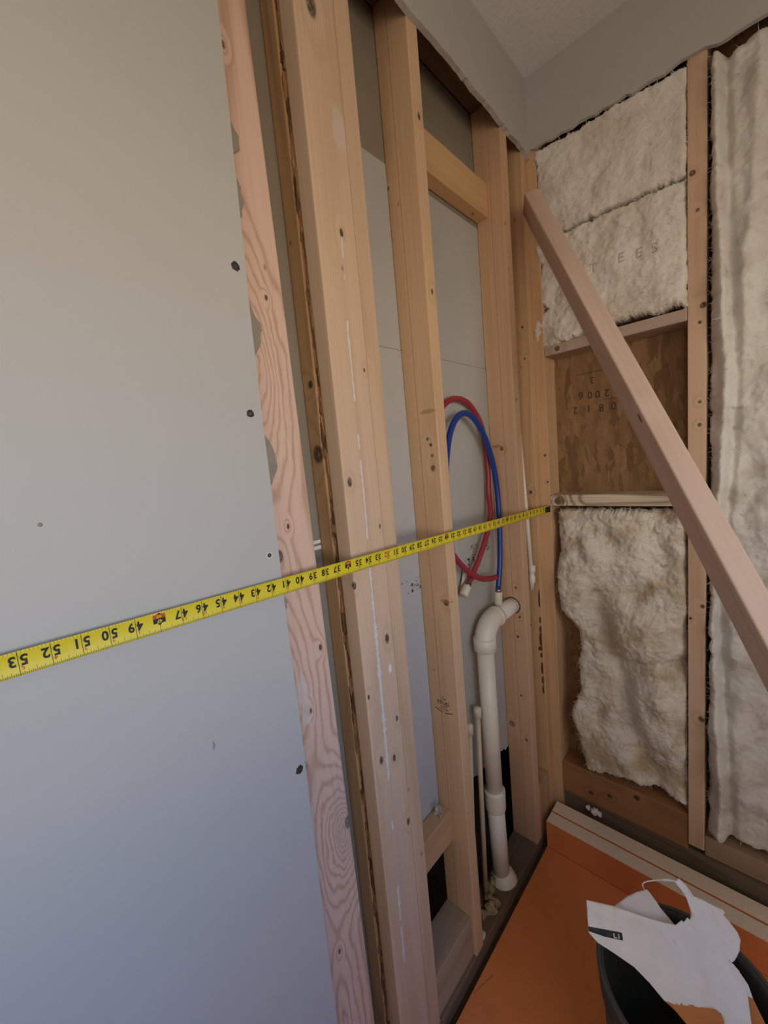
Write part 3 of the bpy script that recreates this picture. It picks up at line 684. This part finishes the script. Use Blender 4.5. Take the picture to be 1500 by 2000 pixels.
for k in range(1, 66):
    s = k * IN
    for q in range(16):
        t = s - IN * q / 16
        if q == 0: continue
        h = .0062 if q == 8 else .0048 if q % 4 == 0 else .0036 if q % 2 == 0 else .0028
        tick(ink, t, -HW + .0002, -HW + h, .00014 if k > 30 else .0001)
        if q % 2 == 0: tick(ink, t, HW - .0022, HW - .0002, .00014)
    foot = k % 12 == 0
    if foot:
        for (bb, va, vb_) in ((red, .0098, .0052), (ink, .0050, -.0012)):
            bb.faces.new([bb.verts.new(tape_pt(s + ds, v, .0004)) for ds, v in ((-.0068, va), (.0068, va), (.0068, (va + vb_) / 2), (.0068, vb_), (-.0068, vb_), (-.0068, (va + vb_) / 2))])
        add_text(yel, str(k), tfn(s, .0072, .0008), .0056, .0, 1.1); add_text(yel, '%dF' % (k // 12), tfn(s, .0016, .0008), .0066, .01, 1.0)
        for v0, v1 in ((-.0012, -.0042), (.0098, .0118)):
            ink.faces.new([ink.verts.new(tape_pt(s + ds, v, .0004)) for ds, v in ((-.0028, v0), (.0028, v0), (0, v1))])
        tick(ink, s, -HW + .0002, -.0042, .00022)
        continue
    tick(ink, s, -HW + .0002, HW - .0002, .00024)
    b = red if k % 16 == 0 else ink
    ds = str(k)
    if len(ds) == 2:
        add_text(b, ds[0], tfn(s - .0044, .0030), .0150, .03, .86); add_text(b, ds[1], tfn(s + .0044, .0030), .0150, .03, .86)
    else: add_text(b, ds, tfn(s - .0044, .0030), .0150, .03, .86)
    if k > 12: add_text(red, str(k % 12), tfn(s - .0028, -.0048), .0062, .01)
for i_, b in enumerate((ink, red, yel)):        # the printing belongs to the blade's own mesh
    mp = {v: blade.verts.new(v.co) for v in b.verts}
    for f in b.faces: blade.faces.new([mp[v] for v in f.verts]).material_index = (1, 2, 0)[i_]
    b.free()
part('blade', blade, [M_YEL, M_INK, M_REDINK], tp, smooth=True)
bm = bmesh.new(); p0 = tape_pt(0, 0)
add_box(bm, p0.x - .003, p0.x + .0035, -.034, .0, p0.z - .009, p0.z + .009); add_box(bm, p0.x - .014, p0.x + .0035, -.0022, .0003, p0.z - .011, p0.z + .011)
part('hook', bm, plain('dark_hook_metal', (.035, .04, .03), .5, .2, metal=.4), tp)['label'] = 'dark metal end hook'

# ------------------------------------------------------------------ supply tubes
def ring_(bm, c, d, r0, r1, L):       # tube wall
    d = Vector(d).normalized(); c = Vector(c)
    sweep(bm, [c, c + d * .0005, c + d * (L - .0005), c + d * L, c + d * (L - .0002), c + d * (L * .3)], [r1 * .97, r1, r1, r1 * .96, r0, r0 * .98], 20)
TR = .0083
XR = -.060
redp = [(-.038, -.2741, 1.0639), (-.040, -.320, 1.070), (-.043, -.3696, 1.0869), (-.050, -.4332, 1.1327), (-.058, -.485, 1.200), (-.066, -.518, 1.30), (-.068, -.519, 1.42), (-.072, -.495, 1.52), (-.072, -.4596, 1.5682), (-.072, -.415, 1.596), (-.072, -.3599, 1.6028), (-.072, -.305, 1.586), (-.072, -.2533, 1.535), (-.072, -.231, 1.46), (-.072, -.2241, 1.3883), (-.072, -.229, 1.32), (-.060, -.2463, 1.2622), (-.058, -.270, 1.215), (-.058, -.2985, 1.1753), (-.060, -.350, 1.117), (-.062, -.400, 1.072)]
rt = empty('supply_tube', redp[-1]); tag(rt, 'red supply tube looped between two studs with a capped end', 'tube')
bm = bmesh.new(); sweep(bm, spline(redp, 8), TR, 16); part('tube', bm, M_RED, rt, True)
dr = (Vector((-.062, -.437, 1.0405)) - Vector((-.062, -.404, 1.0695))).normalized(); c0 = Vector((-.062, -.400, 1.072))
bm = bmesh.new(); sweep(bm, [c0 - dr * .004, c0 + dr * .008], .0098, 18); part('crimp_ring', bm, M_METAL, rt, True)
bm = bmesh.new(); ring_(bm, c0 + dr * .006, dr, .010, .0128, .031); part('end_cap', bm, M_CAP, rt, True)['label'] = 'ivory cap'
# paper tag
bm = bmesh.new(); prism(bm, [(-.392, 1.112), (-.368, 1.118), (-.352, 1.078), (-.374, 1.046), (-.412, 1.040), (-.420, 1.050)], lambda a, b, t: (t, a, b), -.0790, -.0785)
part('paper_tag', bm, M_PVC, rt)['label'] = 'white paper tag'
bm = bmesh.new(); 
for ch, a, b in (('S', -.383, 1.058), ('8', -.375, 1.075), ('E', -.372, 1.09)): add_text(bm, ch, lambda p, q, a=a, b=b: (-.0782, a + p, b + q), .018, .01)
part('tag_print', bm, M_INK, rt)

XB = -.048
bluep = [(-.026, -.520, 1.20), (-.028, -.519, 1.30), (-.036, -.507, 1.40), (-.045, -.4705, 1.487), (XB, -.430, 1.538), (XB, -.3814, 1.5596), (XB, -.330, 1.545), (-.050, -.2761, 1.4983), (-.050, -.235, 1.42), (-.050, -.216, 1.339), (-.049, -.2135, 1.26), (-.048, -.2191, 1.176), (-.047, -.229, 1.10), (-.0455, -.2535, 1.018)]
bt_ = empty('supply_tube', bluep[-1]); tag(bt_, 'blue supply tube arching over the drain elbow with a capped end', 'tube')
bm = bmesh.new(); sweep(bm, spline(bluep, 8), TR, 16); part('tube', bm, M_BLUE, bt_, True)
c0 = Vector(bluep[-1]); db = Vector((0, -.09, -1)).normalized()
bm = bmesh.new(); sweep(bm, [c0 - db * .002, c0 + db * .012], .0094, 18); part('crimp_ring', bm, M_METAL, bt_, True)
bm = bmesh.new(); ring_(bm, c0 + db * .009, db, .0095, .0122, .040); part('end_cap', bm, M_CAP, bt_, True)['label'] = 'ivory cap'

# ------------------------------------------------------------------ drain
PX, PY = -.0445, -.357; PR = .0265
dp = empty('drain_pipe', (PX, PY, ZP)); tag(dp, 'thick white plastic drain pipe rising from the sill and bending into a stud', 'pipe')
bm = bmesh.new(); sweep(bm, [(PX, PY + .010, ZP), (PX, PY, .36)], PR, 28); part('lower_pipe', bm, M_PVC, dp, True)
bm = bmesh.new(); sweep(bm, [(PX, PY, .36), (PX, PY, .87)], PR * .96, 28); part('riser', bm, M_PVC, dp, True)
bm = bmesh.new(); sweep(bm, [(PX, PY, .327), (PX, PY, .331), (PX, PY, .336), (PX, PY, .392), (PX, PY, .396), (PX, PY, .397), (PX, PY, .385)], [PR, PR + .004, PR + .0055, PR + .0062, PR + .0062, PR + .004, PR * .97], 28)
part('coupling', bm, M_PVC, dp, True)
bend = [(PX, PY, .868 + .0)] + [(PX, PY + .062 * (1 - math.cos(t)), .876 + .062 * math.sin(t)) for t in np.linspace(0, math.pi / 2, 12)] + [(PX, PY + .074, .938)]
bm = bmesh.new(); sweep(bm, bend, [PR + .0045] * len(bend), 28); part('elbow', bm, M_PVC, dp, True)
bm = bmesh.new()
sweep(bm, [(PX, PY, .858), (PX, PY, .860), (PX, PY, .897), (PX, PY, .899)], [PR + .004, PR + .0072, PR + .0072, PR + .004], 28)
part('elbow_collar', bm, M_PVC, dp, True)
bm = bmesh.new(); sweep(bm, [(PX, PY + .066, .938), (PX, PY + .068, .938), (PX, PY + .082, .938), (PX, PY + .084, .938)], [PR + .0042, PR + .0058, PR + .0058, PR + .002], 28); part('elbow_collar', bm, M_PVC, dp, True)
bm = bmesh.new(); sweep(bm, [(PX, PY + .08, .938), (PX, -.1290, .936)], PR * .98, 28); part('branch_pipe', bm, M_PVC, dp, True)
bm = bmesh.new(); sweep(bm, [(PX, -.1690, .9365), (PX, -.1682, .9365)], PR + .0026, 28); part('bored_hole', bm, M_INKF, dp)['label'] = 'dark ring of the bored hole'
bm = bmesh.new()
sweep(bm, [(PX + .004, PY + .012, ZP), (PX + .004, PY + .012, ZP + .006), (PX + .003, PY + .011, ZP + .022), (PX + .002, PY + .011, ZP + .03)], [PR + .014, PR + .015, PR + .008, PR], 28)
for v in bm.verts: v.co += Vector((1, 1, 0)) * .004 * fnoise(v.co.x * 60, v.co.y * 60, v.co.z * 60, 3)
part('base_collar', bm, M_PVC, dp, True)

def small_pipe(y, x, zt, label, yt=None):
    yt = y if yt is None else yt
    t = empty('water_stub', (x, y, ZP)); tag(t, label, 'pipe')
    bm = bmesh.new(); sweep(bm, [(x, y, ZP - .0), (x, (y + yt) / 2, (ZP + zt) / 2), (x, yt, zt - .02)], .0075, 16); part('pipe', bm, M_CPVC, t, True)
    bm = bmesh.new(); sweep(bm, [(x, yt, zt - .032), (x, yt, zt - .031), (x, yt, zt - .012), (x, yt, zt - .004), (x, yt, zt)], [.0085, .0108, .0112, .0112, .0085], 18); part('end_cap', bm, M_CAP, t, True)
small_pipe(-.427, -.058, .692, 'thin capped water pipe standing next to the thick drain pipe', -.402)
small_pipe(-.492, -.058, .666, 'thin capped water pipe half hidden by the stamped stud', -.452)
# blobs of foam sealing the pipes
bm = bmesh.new(); rg = random.Random(4)
for (x_, y_, z_, r_) in ((-.045, -.432, ZP + .006, .016), (-.030, -.455, ZP + .006, .015), (-.040, -.480, ZP + .004, .013), (-.058, -.405, ZP + .012, .016), (-.022, -.430, ZP + .004, .011), (-.05, -.395, ZP + .03, .010), (-.014, -.452, ZP + .003, .008), (-.060, -.505, ZP + .004, .012)):
    g = bmesh.ops.create_icosphere(bm, subdivisions=3, radius=r_)
    for v in g['verts']: v.co = Vector((x_, y_, z_)) + v.co * (1 + .7 * fnoise(v.co.x * 70 + x_ * 99, v.co.y * 70, v.co.z * 70, 3))
tag(link('sealing_foam', bm, M_SEAL, smooth=True), 'crusty tan foam sealing the thin pipes where they enter the sill', 'sealant')
bm = bmesh.new()
g = bmesh.ops.create_icosphere(bm, subdivisions=3, radius=.007)
for v in g['verts']: v.co = Vector((-.012, -.53, ZP + .005)) + Vector((v.co.x, v.co.y * 1.6, v.co.z)) * (1 + .6 * fnoise(v.co.x * 120, v.co.y * 120, v.co.z * 120, 3))
tag(link('foam_crumb', bm, M_CAP, smooth=True), 'pale crumb lying on the sill at the foot of the stamped stud', 'debris')

# thin white line behind the next stud
vp = empty('vent_line', (-.014, -.098, .93)); tag(vp, 'thin white plastic pipe just showing past the far edge of the drain stud', 'pipe')
bm = bmesh.new(); sweep(bm, [(-.006, -.096, 1.04), (-.012, -.098, 1.25), (-.022, -.100, 1.50), (-.04, -.10, 1.62)], .0075, 16); part('pipe', bm, M_PVC, vp, True)
bm = bmesh.new(); sweep(bm, [(-.007, -.096, .975), (-.005, -.096, 1.0), (-.004, -.096, 1.005), (-.004, -.096, 1.022), (-.0045, -.096, 1.024), (-.0045, -.096, 1.036), (-.003, -.096, 1.038), (-.003, -.096, 1.06)], [.0068, .0085, .011, .011, .009, .009, .0115, .0115], 16); part('coupling', bm, M_PVC, vp, True)

# pale strap pieces behind the dark stud gap
bm = bmesh.new(); add_box(bm, -.0895, -.0870, -.918, -.8845, 1.296, 1.303, .0005); add_box(bm, -.0895, -.0870, -.918, -.8845, 1.284, 1.2915, .0005)
tag(link('strap', bm, M_PVC), 'pale twin strap in the dark gap between the pinkish stud and the built up post', 'strap')

# ------------------------------------------------------------------ drywall screws
def screw(y, z, label, torn, r=.0042):
    s = empty('drywall_screw', (.0127, y, z)); tag(s, label, 'screw', 'screws near the cut drywall edge')
    bm = bmesh.new(); sweep(bm, [(.0122, y, z), (.0131, y, z), (.01335, y, z)], [r, r, r * .8], 16); part('head', bm, M_BLACK, s)
    bm = bmesh.new()
    for dy, dz in ((r * .6, .0006), (.0006, r * .6)): add_box(bm, .0133, .01345, y - dy, y + dy, z - dz, z + dz)
    part('cross_slot', bm, M_METAL, s)
    bm = bmesh.new(); pts = []; rg = random.Random(int(z * 1000))
    for k in range(16): 
        t = 2 * math.pi * k / 16; q = r * (1.35 + torn * rg.random()); pts.append((y + q * math.cos(t), z + q * math.sin(t)))
    prism(bm, pts, lambda a, b, t: (t, a, b), .0124, .0129)
    part('torn_rim', bm, M_CHALK if torn < .3 else M_INKF, s)
screw(-1.0505, 1.7321, 'black drywall screw head, the topmost near the cut edge', .35)
screw(-1.0570, 1.5295, 'ragged black screw head in the drywall, second from the top', .5, .0036)
screw(-1.0560, 1.3194, 'black screw head in a clean white dimple just above the tape', .15, .0034)
screw(-1.0520, .9618, 'bent black screw head low on the drywall, below the tape', .6)
bm = bmesh.new(); sweep(bm, [(.0130, -1.3079, 1.4104), (.0136, -1.3079, 1.4104)], [.0022, .0014], 10)
tag(link('nail_pop', bm, M_PAPER), 'tiny dark speck on the painted drywall above the tape', 'nail')
bm = bmesh.new(); sweep(bm, [(.0131, -1.176, 1.076), (.0133, -1.175, 1.082), (.0131, -1.1755, 1.087)], [.0008, .0012, .0006], 8)
tag(link('nail_pop', bm, M_PAPER), 'small dark scuff on the painted drywall below the tape', 'nail')

# ------------------------------------------------------------------ floor board and foam curb
bm = bmesh.new(); add_box(bm, .0185, 1.60, -2.2, -.1318, .0225, ZF, .001)
fb_ = tag(link('floor_board', bm, [M_ORANGE]), 'orange faced foam board covering the shower floor', 'floor board')
bm = bmesh.new()
for pl in ([(.0228, -.6411), (.034, -.605), (.044, -.5758)], [(.05, -.70), (.056, -.706), (.060, -.698)]):
    for i in range(len(pl) - 1):
        a, b = Vector(pl[i] + (ZF + .0003,)), Vector(pl[i + 1] + (ZF + .0003,)); q = Vector((-(b - a).y, (b - a).x, 0)).normalized() * .0013
        bm.faces.new([bm.verts.new(v) for v in (a - q, b - q, b + q, a + q)])
part('scratch', bm, M_ORW, fb_)['label'] = 'dark scratch'
def foam(label, y0, y1):
    o = empty('foam_curb', (.0205, y0, ZF)); tag(o, label, 'foam board', 'foam boards along the back wall')
    bm = bmesh.new(); add_box(bm, .0195, 1.6, y0 + .0012, y1 - .0012, ZF + .0005, .1455, .0015); part('foam_core', bm, M_FOAMW, o)
    bm = bmesh.new(); add_box(bm, .0195, 1.6, y0, y0 + .0012, ZF + .0005, .1445); part('facing', bm, M_ORANGE, o)['label'] = 'orange fleece facing'
foam('front foam curb board with an orange face, lying along the back wall', -.1315, -.0825)
foam('rear foam curb board, squeezed between the front one and the back wall', -.0785, -.0255)

# ------------------------------------------------------------------ bucket and bag
BC = Vector((.4625, -.559, ZF))
bk = empty('bucket', BC); tag(bk, 'dark grey bucket standing on the orange floor with a white bag in it', 'bucket')
def lathe(bm, prof, c, segs=64):
    rings = [[bm.verts.new((c.x + r * math.cos(2 * math.pi * k / segs), c.y + r * math.sin(2 * math.pi * k / segs), c.z + z)) for k in range(segs)] for r, z in prof]
    for i in range(len(rings) - 1):
        for k in range(segs): bm.faces.new((rings[i][k], rings[i][(k + 1) % segs], rings[i + 1][(k + 1) % segs], rings[i + 1][k]))
    bmesh.ops.recalc_face_normals(bm, faces=bm.faces); return rings
bm = bmesh.new(); r_ = lathe(bm, [(.0001, .002), (.128, .002), (.131, .006), (.1445, .335), (.1445, .353), (.1405, .353), (.1400, .335), (.127, .010), (.0001, .008)], BC)
part('body', bm, M_BUCKET, bk, True)
bm = bmesh.new(); lathe(bm, [(.1447, .300), (.1485, .301), (.1490, .304), (.1455, .307), (.1458, .325), (.1500, .327), (.1503, .331), (.1462, .336), (.1468, .348), (.1525, .3505), (.1528, .3545), (.1500, .3565), (.1450, .3560), (.1440, .352)], BC)
part('rim', bm, M_BUCKET, bk, True)

def pframe(O, e1, e2, n): return Vector(O), Vector(e1), Vector(e2), Vector(n)
PL1 = pframe((.2892, -.5769, .475), (.895, .4398, -.0746), (.2966, -.7115, -.637), (-.3332, .548, -.7673))
PL2 = pframe((.3376, -.5465, .470), (.8824, .4527, -.1284), (-.4643, .882, -.081), (.0766, .1311, .9884))
PL3 = pframe((.5212, -.4971, .445), (.5945, -.3917, -.7022), (-.7899, -.4476, -.4191), (-.1502, .8039, -.5755))
def cloth(name, pts, pl, mat, parent, lift=0.0, seed=1.0, crump=.009, curl=None, th=.0008, res=.006):
    O, e1, e2, nn = pl; up_ = -nn if nn.z < 0 else nn
    bm = bmesh.new(); bm.faces.new([bm.verts.new((a, b, 0)) for a, b in pts])
    bmesh.ops.triangulate(bm, faces=bm.faces)
    xs = [p[0] for p in pts]; ys = [p[1] for p in pts]
    for ax in (0, 1):
        lo, hi = (min(xs), max(xs)) if ax == 0 else (min(ys), max(ys)); t = lo + res
        while t < hi:
            co = Vector((t, 0, 0)) if ax == 0 else Vector((0, t, 0)); no = Vector((1, 0, 0)) if ax == 0 else Vector((0, 1, 0))
            bmesh.ops.bisect_plane(bm, geom=bm.verts[:] + bm.edges[:] + bm.faces[:], plane_co=co, plane_no=no); t += res
    bmesh.ops.remove_doubles(bm, verts=bm.verts, dist=1e-5)
    for v in bm.verts:
        a, b = v.co.x, v.co.y
        h = lift + (curl(a, b) if curl else 0) + crump * (mnoise.turbulence(Vector((a * 16, b * 16, seed)), 2, True) - .5) + crump * .25 * fnoise(a * 90, b * 90, seed, 3)
        v.co = O + e1 * a + e2 * b + up_ * h
    bmesh.ops.recalc_face_normals(bm, faces=bm.faces)
    o = part(name, bm, mat, parent, True)
    md = o.modifiers.new('thickness', 'SOLIDIFY'); md.thickness = th; md.offset = 0
    return o
bag = empty('paper_bag', (.42, -.52, .40)); tag(bag, 'torn white mortar bag with orange print sticking out of the bucket', 'bag')
MAIN = [(0, 0), (.056, -.0024), (.1163, .0015), (.1479, .0017), (.1661, -.0004), (.1771, -.0096), (.1819, -.0077), (.1892, -.0161), (.1931, -.014), (.1974, -.0247), (.1961, -.0343), (.1943, -.0455), (.1879, -.0575), (.1782, -.0674), (.1875, -.076), (.1976, -.0676), (.2067, -.0522), (.2223, -.0503), (.2346, -.0469), (.2533, -.0421), (.2547, -.0379), (.2513, -.0349), (.2592, -.0264), (.2682, -.0141), (.272, -.0044), (.2667, .0107), (.2535, .0281), (.2486, .0313), (.2565, .04), (.2609, .0645), (.2603, .0892), (.2569, .1048), (.2455, .1418), (.205, .1524), (.2154, .1125), (.2139, .1039), (.204, .1004), (.1413, .1119), (.1234, .1114), (.1032, .0946), (.08, .0796), (.0459, .0685), (.0146, .0601), (-.0012, .0491), (-.0017, .0264)]
def curl1(a, b):
    # the right hand part is folded up to face away from the window; the left tip lifts
    k = max(0.0, a - (.160 + .45 * b)); return .10 * k + .02 * max(0, .06 - a) / .06
cloth('front_flap', MAIN, PL1, M_BAG, bag, seed=2.0, curl=curl1)['label'] = 'white front of the bag'
cloth('orange_print', [(.1180, .1072), (.1234, .1112), (.1413, .1117), (.204, .1004), (.2139, .1039), (.2154, .1125), (.205, .1524), (.1849, .1577), (.1598, .1356), (.1396, .1197), (.1287, .1138)], PL1, M_BAGO, bag, seed=2.0, curl=curl1)['label'] = 'orange printed lower part'
STRIP = [(-.0012, .0401), (.0315, .0377), (.0636, .0354), (.0647, .0461), (.0301, .0484), (-.001, .0468)]
cloth('dark_band', STRIP, PL1, plain('black_print_band', (.028, .03, .032), .6, .3, 120), bag, lift=.0012, seed=2.0, curl=curl1)['label'] = 'black printed band'
cloth('band_letter', [(.0468, .0395), (.0488, .0393), (.0492, .0447), (.0535, .0444), (.0536, .0458), (.0474, .0463)], PL1, M_BAG, bag, lift=.0022, seed=2.0, curl=curl1)
cloth('band_letter', [(.0560, .0385), (.0578, .0383), (.0582, .0452), (.0564, .0454)], PL1, M_BAG, bag, lift=.0022, seed=2.0, curl=curl1)
cloth('back_flap', [(-.0107, -.0036), (.0338, .0345), (.0741, .0595), (.0808, .0618), (.0962, .0323), (.119, .0007), (.0888, -.0152), (.042, -.019)], PL2, M_BAG, bag, seed=5.0, crump=.002, curl=lambda a, b: -.012 * max(0, .05 - b) / .05)['label'] = 'shaded back layer of the bag'
cloth('side_fold', [(-.0021, .0012), (.0098, -.0047), (.0309, -.0088), (.048, -.005), (.0422, .0053), (.0262, .007)], PL3, M_BAG, bag, lift=-.004, seed=7.0, crump=.001)
cloth('side_fold', [(.0422, .0053), (.048, -.005), (.0644, -.004), (.0821, -.0034), (.11, .0052), (.1079, .0402), (.0601, .0122)], PL3, M_BAGO, bag, lift=-.004, seed=7.0, crump=.001)['label'] = 'orange printed side fold'
bm = bmesh.new(); sweep(bm, spline([(.4282, -.4125, .470), (.4135, -.4201, .470), (.3965, -.4317, .468), (.3766, -.4455, .462), (.3707, -.4511, .455), (.3761, -.4592, .452)], 6), [.0026] * 10 + [.0013] * 21, 8)
part('torn_strip', bm, M_BAG, bag, True)
